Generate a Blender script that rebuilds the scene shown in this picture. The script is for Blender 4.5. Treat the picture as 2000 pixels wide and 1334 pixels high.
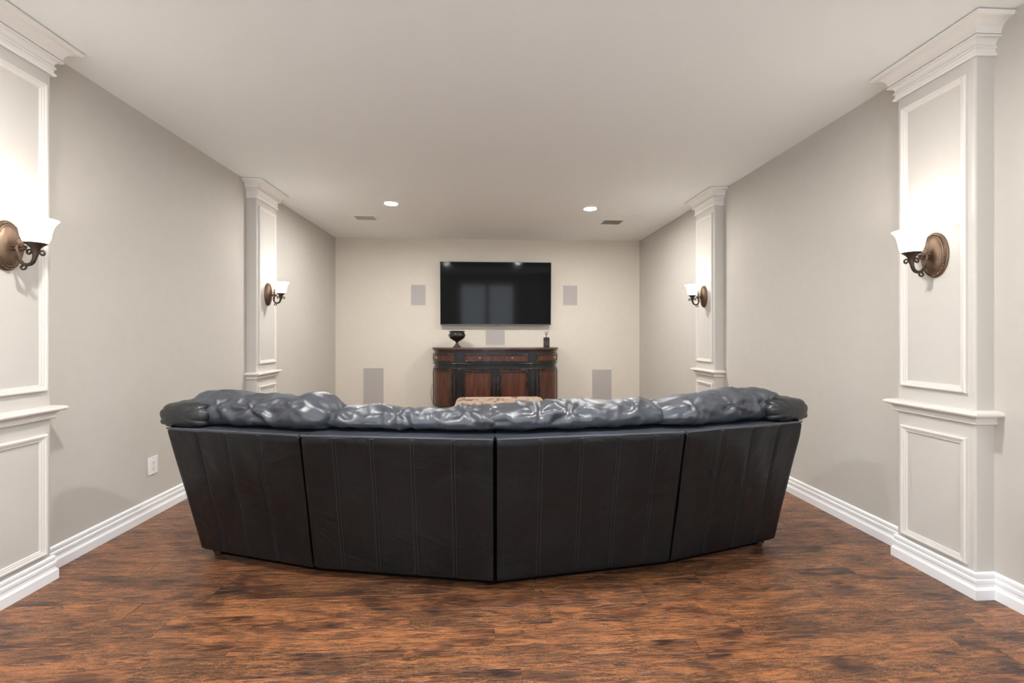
import bpy, math, random
from mathutils import Vector, Matrix, noise as mnoise

for o in list(bpy.data.objects):
    bpy.data.objects.remove(o)
scene = bpy.context.scene
COL = scene.collection
R = math.radians
PI = math.pi

# ------------------------------------------------------------------ camera, world, exposure
F_PX = 880.0
cam_data = bpy.data.cameras.new('camera')
cam_data.sensor_fit = 'HORIZONTAL'
cam_data.sensor_width = 36.0
cam_data.lens = F_PX / 2000.0 * 36.0
cam_data.shift_y = -12.0 / 2000.0
cam_data.clip_start = 0.02
cam = bpy.data.objects.new('camera', cam_data)
COL.objects.link(cam)
cam.location = (0, 0, 1.248)
cam.rotation_euler = (R(90), 0, -math.atan(48.5 / F_PX))
scene.camera = cam

world = bpy.data.worlds.new('world')
scene.world = world
world.use_nodes = True
world.node_tree.nodes['Background'].inputs[0].default_value = (0.84, 0.92, 1.0, 1)   # even overcast sky outside the glazed doors
world.node_tree.nodes['Background'].inputs[1].default_value = 5.4

vs = scene.view_settings
vs.view_transform = 'Standard'
vs.look = 'None'
vs.exposure = 0.27
vs.gamma = 1.0
vs.use_curve_mapping = False

DOWNLIGHT_W = 37.0        # radiant watts of one recessed lamp
SCONCE_W = 3.3            # bulb of one sconce
SHADE_EMIT = 2.4

# room, metres: X right, Y away from the camera, Z up
XL, XR, YF, YB, H = -2.315, 2.41, 7.02, -2.80, 2.74
PIL_P = 0.095             # how far the wall pilasters stand out
PIL_W = 0.41
PIL_Y = (2.22, 4.68)

# daylight enters behind the camera: glazed doors in the back wall and an added, unseen window in each side wall for fill
DOOR_W, DOOR_H = 1.02, 2.34
WIN = (-2.40, -0.30, 0.50, 2.45)          # y0, y1, z0, z1 of both added side windows
def sky_portal(loc, rot, sx, sy):
    pd = bpy.data.lights.new('daylight_portal', 'AREA'); pd.shape = 'RECTANGLE'; pd.size = sx; pd.size_y = sy; pd.cycles.is_portal = True
    po = bpy.data.objects.new('daylight_portal', pd); COL.objects.link(po); po.location = loc; po.rotation_euler = rot
sky_portal((0, YB - 0.13, DOOR_H / 2), (R(90), 0, 0), 2 * DOOR_W, DOOR_H)
_wy, _wz = (WIN[0] + WIN[1]) / 2, (WIN[2] + WIN[3]) / 2
sky_portal((XL - 0.13, _wy, _wz), (R(90), 0, R(-90)), WIN[1] - WIN[0], WIN[3] - WIN[2])
sky_portal((XR + 0.13, _wy, _wz), (R(90), 0, R(90)), WIN[1] - WIN[0], WIN[3] - WIN[2])

# ------------------------------------------------------------------ materials
def new_mat(name):
    m = bpy.data.materials.new(name)
    m.use_nodes = True
    nt = m.node_tree
    return m, nt, nt.nodes['Principled BSDF']

def plain(name, col, rough=0.5, metal=0.0, spec=0.5, bump=0.0, bscale=60.0, var=0.0, coat=0.0):
    m, nt, b = new_mat(name)
    b.inputs['Base Color'].default_value = (*col, 1)
    b.inputs['Roughness'].default_value = rough
    b.inputs['Metallic'].default_value = metal
    b.inputs['Specular IOR Level'].default_value = spec
    b.inputs['Coat Weight'].default_value = coat
    tc = nt.nodes.new('ShaderNodeTexCoord')
    n = nt.nodes.new('ShaderNodeTexNoise')
    n.inputs['Scale'].default_value = bscale
    n.inputs['Detail'].default_value = 4
    nt.links.new(tc.outputs['Object'], n.inputs['Vector'])
    if bump:
        bp = nt.nodes.new('ShaderNodeBump')
        bp.inputs['Strength'].default_value = bump
        bp.inputs['Distance'].default_value = 0.01
        nt.links.new(n.outputs['Fac'], bp.inputs['Height'])
        nt.links.new(bp.outputs['Normal'], b.inputs['Normal'])
    if var:
        cr = nt.nodes.new('ShaderNodeValToRGB')
        cr.color_ramp.elements[0].position = 0.3
        cr.color_ramp.elements[1].position = 0.7
        cr.color_ramp.elements[0].color = (*[c * (1 - var) for c in col], 1)
        cr.color_ramp.elements[1].color = (*[min(1, c * (1 + var)) for c in col], 1)
        n2 = nt.nodes.new('ShaderNodeTexNoise')
        n2.inputs['Scale'].default_value = bscale * 0.1
        nt.links.new(tc.outputs['Object'], n2.inputs['Vector'])
        nt.links.new(n2.outputs['Fac'], cr.inputs['Fac'])
        nt.links.new(cr.outputs['Color'], b.inputs['Base Color'])
    return m

def emit(name, col, strength):
    m, nt, b = new_mat(name)
    b.inputs['Base Color'].default_value = (0.9, 0.9, 0.9, 1)
    b.inputs['Emission Color'].default_value = (*col, 1)
    b.inputs['Emission Strength'].default_value = strength
    return m

M = {}
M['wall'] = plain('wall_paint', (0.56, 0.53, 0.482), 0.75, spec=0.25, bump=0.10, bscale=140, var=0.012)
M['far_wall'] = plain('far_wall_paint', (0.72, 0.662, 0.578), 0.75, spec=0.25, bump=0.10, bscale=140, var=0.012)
M['ceiling'] = plain('ceiling_paint', (0.89, 0.92, 0.905), 0.85, spec=0.2, bump=0.06, bscale=160)
M['pilaster'] = plain('pilaster_paint', (0.61, 0.583, 0.538), 0.55, spec=0.35, bump=0.08, bscale=120)
M['trim'] = plain('trim_paint', (0.74, 0.712, 0.667), 0.4, spec=0.4)
M['crown'] = plain('crown_paint', (0.86, 0.84, 0.80), 0.4, spec=0.4)
M['base'] = plain('baseboard_paint', (0.88, 0.88, 0.885), 0.35, spec=0.45)
M['plate'] = plain('plastic_plate', (0.86, 0.85, 0.83), 0.35)
M['slot'] = plain('dark_slot', (0.10, 0.09, 0.085), 0.6)
M['grille'] = plain('speaker_grille', (0.47, 0.44, 0.42), 0.7, bump=0.3, bscale=900)
M['grille_frame'] = plain('speaker_frame', (0.62, 0.57, 0.52), 0.6)
M['tv_body'] = plain('tv_plastic', (0.010, 0.010, 0.011), 0.4)
M['tv_trim'] = plain('tv_trim_metal', (0.10, 0.10, 0.105), 0.3, metal=0.8)
M['bronze'] = plain('aged_bronze', (0.19, 0.125, 0.085), 0.42, metal=0.75, bump=0.15, bscale=90, var=0.2)
M['dark_bronze'] = plain('dark_bronze', (0.075, 0.055, 0.042), 0.42, metal=0.7, bump=0.1, bscale=90, var=0.2)
M['black_wood'] = plain('black_painted_wood', (0.012, 0.012, 0.012), 0.28, bump=0.08, bscale=50, coat=0.3)
M['brass_knob'] = plain('antique_knob_metal', (0.45, 0.40, 0.34), 0.3, metal=0.9)
M['black_glaze'] = plain('black_glaze', (0.006, 0.006, 0.007), 0.12, coat=0.6)
M['urn_foot'] = plain('urn_foot_glaze', (0.07, 0.05, 0.045), 0.15, coat=0.5)
M['reed'] = plain('reed_wood', (0.11, 0.085, 0.065), 0.7)
M['cord'] = plain('grey_cord', (0.42, 0.40, 0.37), 0.5)
M['vent'] = plain('vent_metal', (0.50, 0.46, 0.41), 0.5)
M['vent_dark'] = plain('vent_shadow', (0.16, 0.145, 0.125), 0.8)
M['foot'] = plain('dark_foot_wood', (0.03, 0.018, 0.012), 0.4)
M['leather_stitch'] = plain('leather_stitch', (0.042, 0.042, 0.043), 0.7)
M['under_shade'] = plain('under_shade_black', (0.004, 0.0035, 0.0035), 1.0, spec=0.0)  # matt black standing for the shade in the gap below the sofa
M['door'] = plain('door_paint', (0.78, 0.76, 0.72), 0.4)
M['lamp_lens'] = emit('downlight_lens', (1.0, 0.98, 0.95), DOWNLIGHT_W / (PI * PI * 0.066 ** 2))
M['bulb'] = emit('bulb_glow', (1.0, 0.95, 0.87), 12)

def shade_mat():
    m, nt, b = new_mat('alabaster_glass')
    b.inputs['Base Color'].default_value = (0.92, 0.90, 0.86, 1)
    b.inputs['Roughness'].default_value = 0.25
    b.inputs['Emission Color'].default_value = (1.0, 0.965, 0.91, 1)
    b.inputs['Emission Strength'].default_value = SHADE_EMIT
    return m
M['shade'] = shade_mat()

def tv_screen():
    m, nt, b = new_mat('tv_screen_glass')
    b.inputs['Base Color'].default_value = (0.004, 0.004, 0.0045, 1)
    b.inputs['Roughness'].default_value = 0.07
    b.inputs['Specular IOR Level'].default_value = 0.14
    return m
M['screen'] = tv_screen()

def leather(name, col, rough, wrinkle=0.25, wscale=7.0, spec=0.5):
    m, nt, b = new_mat(name)
    b.inputs['Specular IOR Level'].default_value = spec
    tc = nt.nodes.new('ShaderNodeTexCoord')
    n1 = nt.nodes.new('ShaderNodeTexNoise'); n1.inputs['Scale'].default_value = wscale
    n1.inputs['Detail'].default_value = 5; n1.inputs['Distortion'].default_value = 1.2
    v = nt.nodes.new('ShaderNodeTexVoronoi'); v.inputs['Scale'].default_value = 420
    n3 = nt.nodes.new('ShaderNodeTexNoise'); n3.inputs['Scale'].default_value = 3.0
    n3.inputs['Detail'].default_value = 6
    for n in (n1, v, n3):
        nt.links.new(tc.outputs['Object'], n.inputs['Vector'])
    b1 = nt.nodes.new('ShaderNodeBump'); b1.inputs['Strength'].default_value = wrinkle; b1.inputs['Distance'].default_value = 0.03
    b2 = nt.nodes.new('ShaderNodeBump'); b2.inputs['Strength'].default_value = 0.12; b2.inputs['Distance'].default_value = 0.002
    nt.links.new(n1.outputs['Fac'], b1.inputs['Height'])
    nt.links.new(v.outputs['Distance'], b2.inputs['Height'])
    nt.links.new(b1.outputs['Normal'], b2.inputs['Normal'])
    nt.links.new(b2.outputs['Normal'], b.inputs['Normal'])
    cr = nt.nodes.new('ShaderNodeValToRGB')
    cr.color_ramp.elements[0].position = 0.35; cr.color_ramp.elements[1].position = 0.75
    cr.color_ramp.elements[0].color = (*[c * 0.8 for c in col], 1)
    cr.color_ramp.elements[1].color = (*[c * 1.35 for c in col], 1)
    nt.links.new(n3.outputs['Fac'], cr.inputs['Fac'])
    nt.links.new(cr.outputs['Color'], b.inputs['Base Color'])
    mr = nt.nodes.new('ShaderNodeMapRange')
    mr.inputs['To Min'].default_value = rough - 0.05; mr.inputs['To Max'].default_value = rough + 0.08
    nt.links.new(n3.outputs['Fac'], mr.inputs['Value'])
    nt.links.new(mr.outputs['Result'], b.inputs['Roughness'])
    return m
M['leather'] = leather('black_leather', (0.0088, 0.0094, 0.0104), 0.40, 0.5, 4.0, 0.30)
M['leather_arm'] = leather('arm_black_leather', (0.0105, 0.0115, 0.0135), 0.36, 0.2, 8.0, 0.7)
M['leather_soft_lit'] = leather('soft_black_leather_lit', (0.034, 0.040, 0.054), 0.40, 0.12, 7.0, 1.0)  # lighter, bluer copy of the black leather: overhead sheen put into its colour

def wood_panel():
    m, nt, b = new_mat('cherry_wood')
    tc = nt.nodes.new('ShaderNodeTexCoord')
    mp = nt.nodes.new('ShaderNodeMapping'); mp.inputs['Scale'].default_value = (9, 9, 1.2)
    n = nt.nodes.new('ShaderNodeTexNoise'); n.inputs['Scale'].default_value = 2.2; n.inputs['Detail'].default_value = 6
    n.inputs['Distortion'].default_value = 0.8
    nt.links.new(tc.outputs['Object'], mp.inputs['Vector']); nt.links.new(mp.outputs['Vector'], n.inputs['Vector'])
    cr = nt.nodes.new('ShaderNodeValToRGB')
    cr.color_ramp.elements[0].position = 0.3; cr.color_ramp.elements[0].color = (0.045, 0.014, 0.008, 1)
    cr.color_ramp.elements[1].position = 0.72; cr.color_ramp.elements[1].color = (0.125, 0.040, 0.020, 1)
    nt.links.new(n.outputs['Fac'], cr.inputs['Fac']); nt.links.new(cr.outputs['Color'], b.inputs['Base Color'])
    b.inputs['Roughness'].default_value = 0.32; b.inputs['Coat Weight'].default_value = 0.25
    return m
M['cherry'] = wood_panel()

def rub_wood():
    m, nt, b = new_mat('dark_rubbed_wood')
    tc = nt.nodes.new('ShaderNodeTexCoord')
    n = nt.nodes.new('ShaderNodeTexNoise'); n.inputs['Scale'].default_value = 14; n.inputs['Detail'].default_value = 5
    nt.links.new(tc.outputs['Object'], n.inputs['Vector'])
    cr = nt.nodes.new('ShaderNodeValToRGB')
    cr.color_ramp.elements[0].position = 0.45; cr.color_ramp.elements[0].color = (0.018, 0.010, 0.008, 1)
    cr.color_ramp.elements[1].position = 0.75; cr.color_ramp.elements[1].color = (0.085, 0.040, 0.026, 1)
    nt.links.new(n.outputs['Fac'], cr.inputs['Fac']); nt.links.new(cr.outputs['Color'], b.inputs['Base Color'])
    b.inputs['Roughness'].default_value = 0.25; b.inputs['Coat Weight'].default_value = 0.4
    return m
M['rubbed'] = rub_wood()

def plank_mat():
    m, nt, b = new_mat('hand_scraped_oak')
    L = nt.links.new
    tc = nt.nodes.new('ShaderNodeTexCoord')
    oi = nt.nodes.new('ShaderNodeObjectInfo')
    mul = nt.nodes.new('ShaderNodeMath'); mul.operation = 'MULTIPLY'; mul.inputs[1].default_value = 137.0
    L(oi.outputs['Random'], mul.inputs[0])
    comb = nt.nodes.new('ShaderNodeCombineXYZ')
    L(mul.outputs[0], comb.inputs[0]); L(mul.outputs[0], comb.inputs[1])
    add = nt.nodes.new('ShaderNodeVectorMath'); add.operation = 'ADD'
    L(tc.outputs['Object'], add.inputs[0]); L(comb.outputs[0], add.inputs[1])
    def noise(scale, sc, detail, dist):
        mp = nt.nodes.new('ShaderNodeMapping'); mp.inputs['Scale'].default_value = sc
        L(add.outputs[0], mp.inputs['Vector'])
        n = nt.nodes.new('ShaderNodeTexNoise')
        n.inputs['Scale'].default_value = scale; n.inputs['Detail'].default_value = detail; n.inputs['Distortion'].default_value = dist
        L(mp.outputs[0], n.inputs['Vector']); return n
    n_big = noise(2.2, (1.2, 3.2, 1), 4, 1.2)
    n_str = noise(9.0, (1.0, 6.0, 1), 8, 1.3)
    n_fine = noise(22.0, (1.0, 4.2, 1), 3, 2.6)
    cr = nt.nodes.new('ShaderNodeValToRGB'); e = cr.color_ramp.elements
    e[0].position = 0.37; e[0].color = (0.036, 0.0195, 0.0145, 1)
    e[1].position = 0.66; e[1].color = (0.38, 0.140, 0.053, 1)
    x = e.new(0.50); x.color = (0.120, 0.047, 0.0225, 1)
    mix1 = nt.nodes.new('ShaderNodeMath'); mix1.operation = 'MULTIPLY_ADD'; mix1.inputs[1].default_value = 0.72
    L(n_str.outputs['Fac'], mix1.inputs[0])
    m2 = nt.nodes.new('ShaderNodeMath'); m2.operation = 'MULTIPLY'; m2.inputs[1].default_value = 0.28
    L(n_big.outputs['Fac'], m2.inputs[0]); L(m2.outputs[0], mix1.inputs[2])
    tone = nt.nodes.new('ShaderNodeMapRange'); tone.inputs['To Min'].default_value = -0.045; tone.inputs['To Max'].default_value = 0.045
    L(oi.outputs['Random'], tone.inputs['Value'])
    a2 = nt.nodes.new('ShaderNodeMath'); a2.operation = 'ADD'
    L(mix1.outputs[0], a2.inputs[0]); L(tone.outputs['Result'], a2.inputs[1])
    L(a2.outputs[0], cr.inputs['Fac'])
    # thin ochre squiggles along the ridges left by the scraper
    ab = nt.nodes.new('ShaderNodeMath'); ab.operation = 'SUBTRACT'; ab.inputs[1].default_value = 0.5
    L(n_fine.outputs['Fac'], ab.inputs[0])
    ab2 = nt.nodes.new('ShaderNodeMath'); ab2.operation = 'ABSOLUTE'; L(ab.outputs[0], ab2.inputs[0])
    mr = nt.nodes.new('ShaderNodeMapRange'); mr.inputs['From Min'].default_value = 0.0; mr.inputs['From Max'].default_value = 0.030
    mr.inputs['To Min'].default_value = 0.85; mr.inputs['To Max'].default_value = 0.0
    L(ab2.outputs[0], mr.inputs['Value'])
    mk = nt.nodes.new('ShaderNodeMapRange'); mk.inputs['From Min'].default_value = 0.36; mk.inputs['From Max'].default_value = 0.56
    L(n_big.outputs['Fac'], mk.inputs['Value'])
    mm = nt.nodes.new('ShaderNodeMath'); mm.operation = 'MULTIPLY'; L(mr.outputs[0], mm.inputs[0]); L(mk.outputs[0], mm.inputs[1])
    mx = nt.nodes.new('ShaderNodeMix'); mx.data_type = 'RGBA'
    L(mm.outputs[0], mx.inputs['Factor']); L(cr.outputs['Color'], mx.inputs['A'])
    mx.inputs['B'].default_value = (0.72, 0.33, 0.13, 1)
    L(mx.outputs['Result'], b.inputs['Base Color'])
    bp = nt.nodes.new('ShaderNodeBump'); bp.inputs['Strength'].default_value = 0.8; bp.inputs['Distance'].default_value = 0.008
    hs = nt.nodes.new('ShaderNodeMath'); hs.operation = 'MULTIPLY_ADD'; hs.inputs[1].default_value = 0.35
    L(n_fine.outputs['Fac'], hs.inputs[0]); L(n_str.outputs['Fac'], hs.inputs[2])
    L(hs.outputs[0], bp.inputs['Height']); L(bp.outputs['Normal'], b.inputs['Normal'])
    b.inputs['Roughness'].default_value = 0.30
    b.inputs['Specular IOR Level'].default_value = 0.5
    return m
M['plank'] = plank_mat()

def ottoman_mat():
    m, nt, b = new_mat('faded_floral_fabric')
    L = nt.links.new
    tc = nt.nodes.new('ShaderNodeTexCoord')
    n = nt.nodes.new('ShaderNodeTexNoise'); n.inputs['Scale'].default_value = 9; n.inputs['Detail'].default_value = 3; n.inputs['Distortion'].default_value = 1.5
    L(tc.outputs['Object'], n.inputs['Vector'])
    cr = nt.nodes.new('ShaderNodeValToRGB'); e = cr.color_ramp.elements
    e[0].position = 0.39; e[0].color = (0.15, 0.085, 0.06, 1)
    e[1].position = 0.56; e[1].color = (0.39, 0.295, 0.228, 1)
    x = e.new(0.46); x.color = (0.34, 0.237, 0.175, 1)
    L(n.outputs['Fac'], cr.inputs['Fac']); L(cr.outputs['Color'], b.inputs['Base Color'])
    b.inputs['Roughness'].default_value = 0.85
    return m
M['ottoman'] = ottoman_mat()
M['ottoman_piping'] = plain('ottoman_piping', (0.52, 0.36, 0.25), 0.8)

# ------------------------------------------------------------------ mesh helpers
class MB:
    def __init__(self):
        self.v = []; self.f = []; self.m = []; self.mi = 0
    def add(self, verts, faces):
        o = len(self.v)
        self.v += [tuple(p) for p in verts]
        self.f += [tuple(i + o for i in fc) for fc in faces]
        self.m += [self.mi] * len(faces)
    def box(self, x0, x1, y0, y1, z0, z1):
        self.add([(x0, y0, z0), (x1, y0, z0), (x1, y1, z0), (x0, y1, z0), (x0, y0, z1), (x1, y0, z1), (x1, y1, z1), (x0, y1, z1)],
                 [(0, 3, 2, 1), (4, 5, 6, 7), (0, 1, 5, 4), (1, 2, 6, 5), (2, 3, 7, 6), (3, 0, 4, 7)])
    def hexa(self, bottom, top):
        self.add(list(bottom) + list(top), [(0, 3, 2, 1), (4, 5, 6, 7), (0, 1, 5, 4), (1, 2, 6, 5), (2, 3, 7, 6), (3, 0, 4, 7)])
    def loft(self, rings, closed=True, caps=True):
        n = len(rings[0]); vs_ = [p for r in rings for p in r]; fs = []
        for i in range(len(rings) - 1):
            for j in range(n if closed else n - 1):
                k = (j + 1) % n
                fs.append((i * n + j, i * n + k, (i + 1) * n + k, (i + 1) * n + j))
        if caps and closed:
            fs.append(tuple(range(n - 1, -1, -1)))
            fs.append(tuple((len(rings) - 1) * n + j for j in range(n)))
        self.add(vs_, fs)
    def lathe(self, prof, segs=32, c=(0, 0, 0), axis='Z', caps=True, sx=1.0, sy=1.0):
        rings = []
        for r, h in prof:
            ring = []
            for i in range(segs):
                a = 2 * PI * i / segs
                x, y = r * math.cos(a) * sx, r * math.sin(a) * sy
                if axis == 'Z': p = (c[0] + x, c[1] + y, c[2] + h)
                elif axis == 'X': p = (c[0] + h, c[1] + x, c[2] + y)
                else: p = (c[0] + x, c[1] + h, c[2] + y)
                ring.append(p)
            rings.append(ring)
        self.loft(rings, True, caps)
    def tube(self, pts, r, segs=10, caps=True):
        pts = [Vector(p) for p in pts]
        rs = r if isinstance(r, (list, tuple)) else [r] * len(pts)
        rings = []; up = None
        for i, p in enumerate(pts):
            t = (pts[min(i + 1, len(pts) - 1)] - pts[max(i - 1, 0)])
            t = t.normalized() if t.length > 1e-9 else Vector((0, 0, 1))
            if up is None:
                up = Vector((0, 0, 1)) if abs(t.z) < 0.9 else Vector((0, 1, 0))
            s = t.cross(up)
            if s.length < 1e-6: s = t.cross(Vector((1, 0, 0)))
            s.normalize(); up = s.cross(t).normalized()
            rings.append([p + (s * math.cos(2 * PI * k / segs) + up * math.sin(2 * PI * k / segs)) * rs[i] for k in range(segs)])
        self.loft(rings, True, caps)
    def sphere(self, c, r, u=14, w=8, sc=(1, 1, 1)):
        prof = [(max(1e-4, r * math.sin(PI * i / w)), -r * math.cos(PI * i / w)) for i in range(w + 1)]
        rings = [[(c[0] + rr * math.cos(2 * PI * k / u) * sc[0], c[1] + rr * math.sin(2 * PI * k / u) * sc[1], c[2] + h * sc[2]) for k in range(u)] for rr, h in prof]
        self.loft(rings)
    def grid(self, rows):
        n = len(rows[0]); fs = []
        for i in range(len(rows) - 1):
            for j in range(n - 1):
                fs.append((i * n + j, i * n + j + 1, (i + 1) * n + j + 1, (i + 1) * n + j))
        self.add([p for r in rows for p in r], fs)
    def mesh(self, name, mats, smooth=True, angle=40):
        me = bpy.data.meshes.new(name)
        me.from_pydata(self.v, [], self.f)
        if not isinstance(mats, (list, tuple)): mats = [mats]
        for mt in mats: me.materials.append(mt)
        if len(mats) > 1:
            me.polygons.foreach_set('material_index', self.m)
        me.update()
        fix_normals(me)
        if smooth:
            me.polygons.foreach_set('use_smooth', [True] * len(me.polygons))
            me.set_sharp_from_angle(angle=R(angle))
        return me
    def build(self, name, mats, parent=None, smooth=True, angle=40, bevel=0.0, bseg=2, loc=None):
        o = bpy.data.objects.new(name, self.mesh(name, mats, smooth, angle))
        COL.objects.link(o)
        if parent is not None: o.parent = parent
        if loc: o.location = loc
        if bevel:
            md = o.modifiers.new('bevel', 'BEVEL'); md.width = bevel; md.segments = bseg; md.limit_method = 'ANGLE'; md.angle_limit = R(35)
            md.harden_normals = False
        return o

def fix_normals(me):
    import bmesh
    bm = bmesh.new(); bm.from_mesh(me)
    bmesh.ops.recalc_face_normals(bm, faces=bm.faces)
    bm.to_mesh(me); bm.free()

def tag(o, label=None, cat=None, group=None, kind=None):
    if label: o['label'] = label
    if cat: o['category'] = cat
    if group: o['group'] = group
    if kind: o['kind'] = kind
    return o

def empty(name, loc=(0, 0, 0), rz=0.0, parent=None):
    o = bpy.data.objects.new(name, None)
    COL.objects.link(o)
    o.empty_display_size = 0.1
    o.location = loc; o.rotation_euler = (0, 0, rz)
    if parent is not None: o.parent = parent
    return o

def copy_tree(o, parent=None):
    c = o.copy(); COL.objects.link(c)
    c.parent = parent
    for ch in list(o.children): copy_tree(ch, c)
    return c

def spiral(c, r0, r1, a0, a1, n=16):
    """points of a flat scroll in the XZ plane"""
    return [(c[0] + (r0 + (r1 - r0) * i / n) * math.cos(a0 + (a1 - a0) * i / n), c[1],
             c[2] + (r0 + (r1 - r0) * i / n) * math.sin(a0 + (a1 - a0) * i / n)) for i in range(n + 1)]

def cat_rom(pts, n=8):
    P = [Vector(p) for p in pts]; P = [P[0]] + P + [P[-1]]; out = []
    for i in range(1, len(P) - 2):
        p0, p1, p2, p3 = P[i - 1:i + 3]
        for k in range(n):
            t = k / n
            out.append(0.5 * ((2 * p1) + (p2 - p0) * t + (2 * p0 - 5 * p1 + 4 * p2 - p3) * t * t + (3 * p1 - p0 - 3 * p2 + p3) * t ** 3))
    out.append(P[-2]); return out

# ------------------------------------------------------------------ the room shell
T = 0.12
def shell(name, b, mat, label, cat):
    m = MB(); m.box(*b)
    return tag(m.build(name, mat, smooth=False), label, cat, kind='structure')
m = MB(); y0, y1, z0, z1 = WIN
m.box(XL - T, XL, YB, y0, 0, H); m.box(XL - T, XL, y1, YF, 0, H); m.box(XL - T, XL, y0, y1, 0, z0); m.box(XL - T, XL, y0, y1, z1, H)
tag(m.build('wall_left', M['wall'], smooth=False), 'beige painted wall on the left with the white socket plate', 'wall', kind='structure')
m = MB(); y0, y1, z0, z1 = WIN
m.box(XR, XR + T, YB, y0, 0, H); m.box(XR, XR + T, y1, YF, 0, H); m.box(XR, XR + T, y0, y1, 0, z0); m.box(XR, XR + T, y0, y1, z1, H)
tag(m.build('wall_right', M['wall'], smooth=False), 'beige painted wall on the right without any socket', 'wall', kind='structure')
shell('wall_far', (XL - T, XR + T, YF, YF + T, 0, H), M['far_wall'], 'warm cream wall at the end carrying the television', 'wall')
m = MB(); m.box(XL - T, -DOOR_W, YB - T, YB, 0, H); m.box(DOOR_W, XR + T, YB - T, YB, 0, H); m.box(-DOOR_W, DOOR_W, YB - T, YB, DOOR_H, H)
tag(m.build('wall_back', M['wall'], smooth=False), 'beige wall behind the photographer with the glazed doors', 'wall', kind='structure')
shell('ceiling', (XL - T, XR + T, YB - T, YF + T, H, H + T), M['ceiling'], 'flat matt off-white ceiling with recessed lights and vents', 'ceiling')
floor = shell('floor', (XL - T, XR + T, YB - T, YF + T, -0.12, -0.014), M['foot'], 'dark glossy hand-scraped wooden plank floor', 'floor')

# planks, running left to right
rng = random.Random(7)
PW = 0.127
PLANK_LEN = [0.62, 0.85, 1.05, 1.3, 1.55]
def plank_mb(x0, x1, y0, y1, mb=None):
    m = mb or MB(); g = 0.0002; c = 0.0007
    a = [(x0 + g, y0 + g), (x1 - g, y0 + g), (x1 - g, y1 - g), (x0 + g, y1 - g)]
    k = [(x0 + g + c, y0 + g + c), (x1 - g - c, y0 + g + c), (x1 - g - c, y1 - g - c), (x0 + g + c, y1 - g - c)]
    rings = [[(*p, -0.014) for p in a], [(*p, -0.0007) for p in a], [(*p, 0.0) for p in k]]
    m.loft(rings, True, True)
    return m
mesh_cache = {}
def plank(x0, x1, yc):
    ln = round(x1 - x0, 2)
    if ln not in mesh_cache:
        mesh_cache[ln] = plank_mb(-ln / 2, ln / 2, -PW / 2, PW / 2).mesh('plank', M['plank'], smooth=False)
    o = bpy.data.objects.new('plank', mesh_cache[ln])
    COL.objects.link(o); o.parent = floor
    o.location = ((x0 + x1) / 2, yc, 0)
    if rng.random() < 0.5: o.rotation_euler = (0, 0, PI)
y = YF - PW / 2
rows = 0
field = MB()
while y > YB - PW:
    x = XL - rng.uniform(0.0, 0.9)
    x = max(x, XL - 0.9)
    first = True
    while x < XR:
        ln = rng.choice(PLANK_LEN)
        x1 = x + ln
        a, b_ = max(x, XL), min(x1, XR)
        if XR - b_ < 0.25: b_ = XR; x1 = XR + 1
        if b_ - a > 0.02:
            if y > 0.95: plank(a, b_, y)
            else: plank_mb(a, b_, max(y - PW / 2, YB), y + PW / 2, field)
        x = x1
    y -= PW; rows += 1
tag(field.build('plank', M['plank'], floor, smooth=False), kind='stuff')

# baseboards -------------------------------------------------------
BASE_PROF = [(0.0, 0.0), (0.020, 0.0), (0.020, 0.046), (0.0165, 0.052), (0.0125, 0.058), (0.0115, 0.070), (0.0145, 0.076), (0.0145, 0.090),
             (0.0100, 0.094), (0.0100, 0.104), (0.0125, 0.107), (0.0115, 0.118), (0.006, 0.124), (0.0, 0.125)]
def base_run(m, p0, p1, out):
    p0, p1, out = Vector(p0), Vector(p1), Vector(out)
    r0 = [(p0 + out * o).to_tuple()[:2] + (z,) for o, z in BASE_PROF]
    r1 = [(p1 + out * o).to_tuple()[:2] + (z,) for o, z in BASE_PROF]
    m.loft([r0, r1], True, True)
def wall_segments():
    ys = [YB]
    for c in PIL_Y: ys += [c - PIL_W / 2 - 0.001, c + PIL_W / 2 + 0.001]
    ys.append(YF); return [(ys[i], ys[i + 1]) for i in range(0, len(ys), 2)]
m = MB()
for a, b_ in wall_segments(): base_run(m, (XL, a, 0), (XL, b_, 0), (1, 0, 0))
tag(m.build('baseboard_left', M['base'], angle=20), 'white stepped baseboard along the wall with the socket', 'baseboard', kind='structure')
m = MB()
for a, b_ in wall_segments(): base_run(m, (XR, a, 0), (XR, b_, 0), (-1, 0, 0))
tag(m.build('baseboard_right', M['base'], angle=20), 'white stepped baseboard along the wall right of the sofa', 'baseboard', kind='structure')
m = MB(); base_run(m, (XL, YF, 0), (XR, YF, 0), (0, -1, 0))
tag(m.build('baseboard_far', M['base'], angle=20), 'white baseboard under the cream television wall', 'baseboard', kind='structure')
m = MB(); base_run(m, (XL, YB, 0), (-DOOR_W - 0.09, YB, 0), (0, 1, 0)); base_run(m, (DOOR_W + 0.09, YB, 0), (XR, YB, 0), (0, 1, 0))
tag(m.build('baseboard_back', M['base'], angle=20), 'white baseboard beside the door behind the photographer', 'baseboard', kind='structure')

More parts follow.
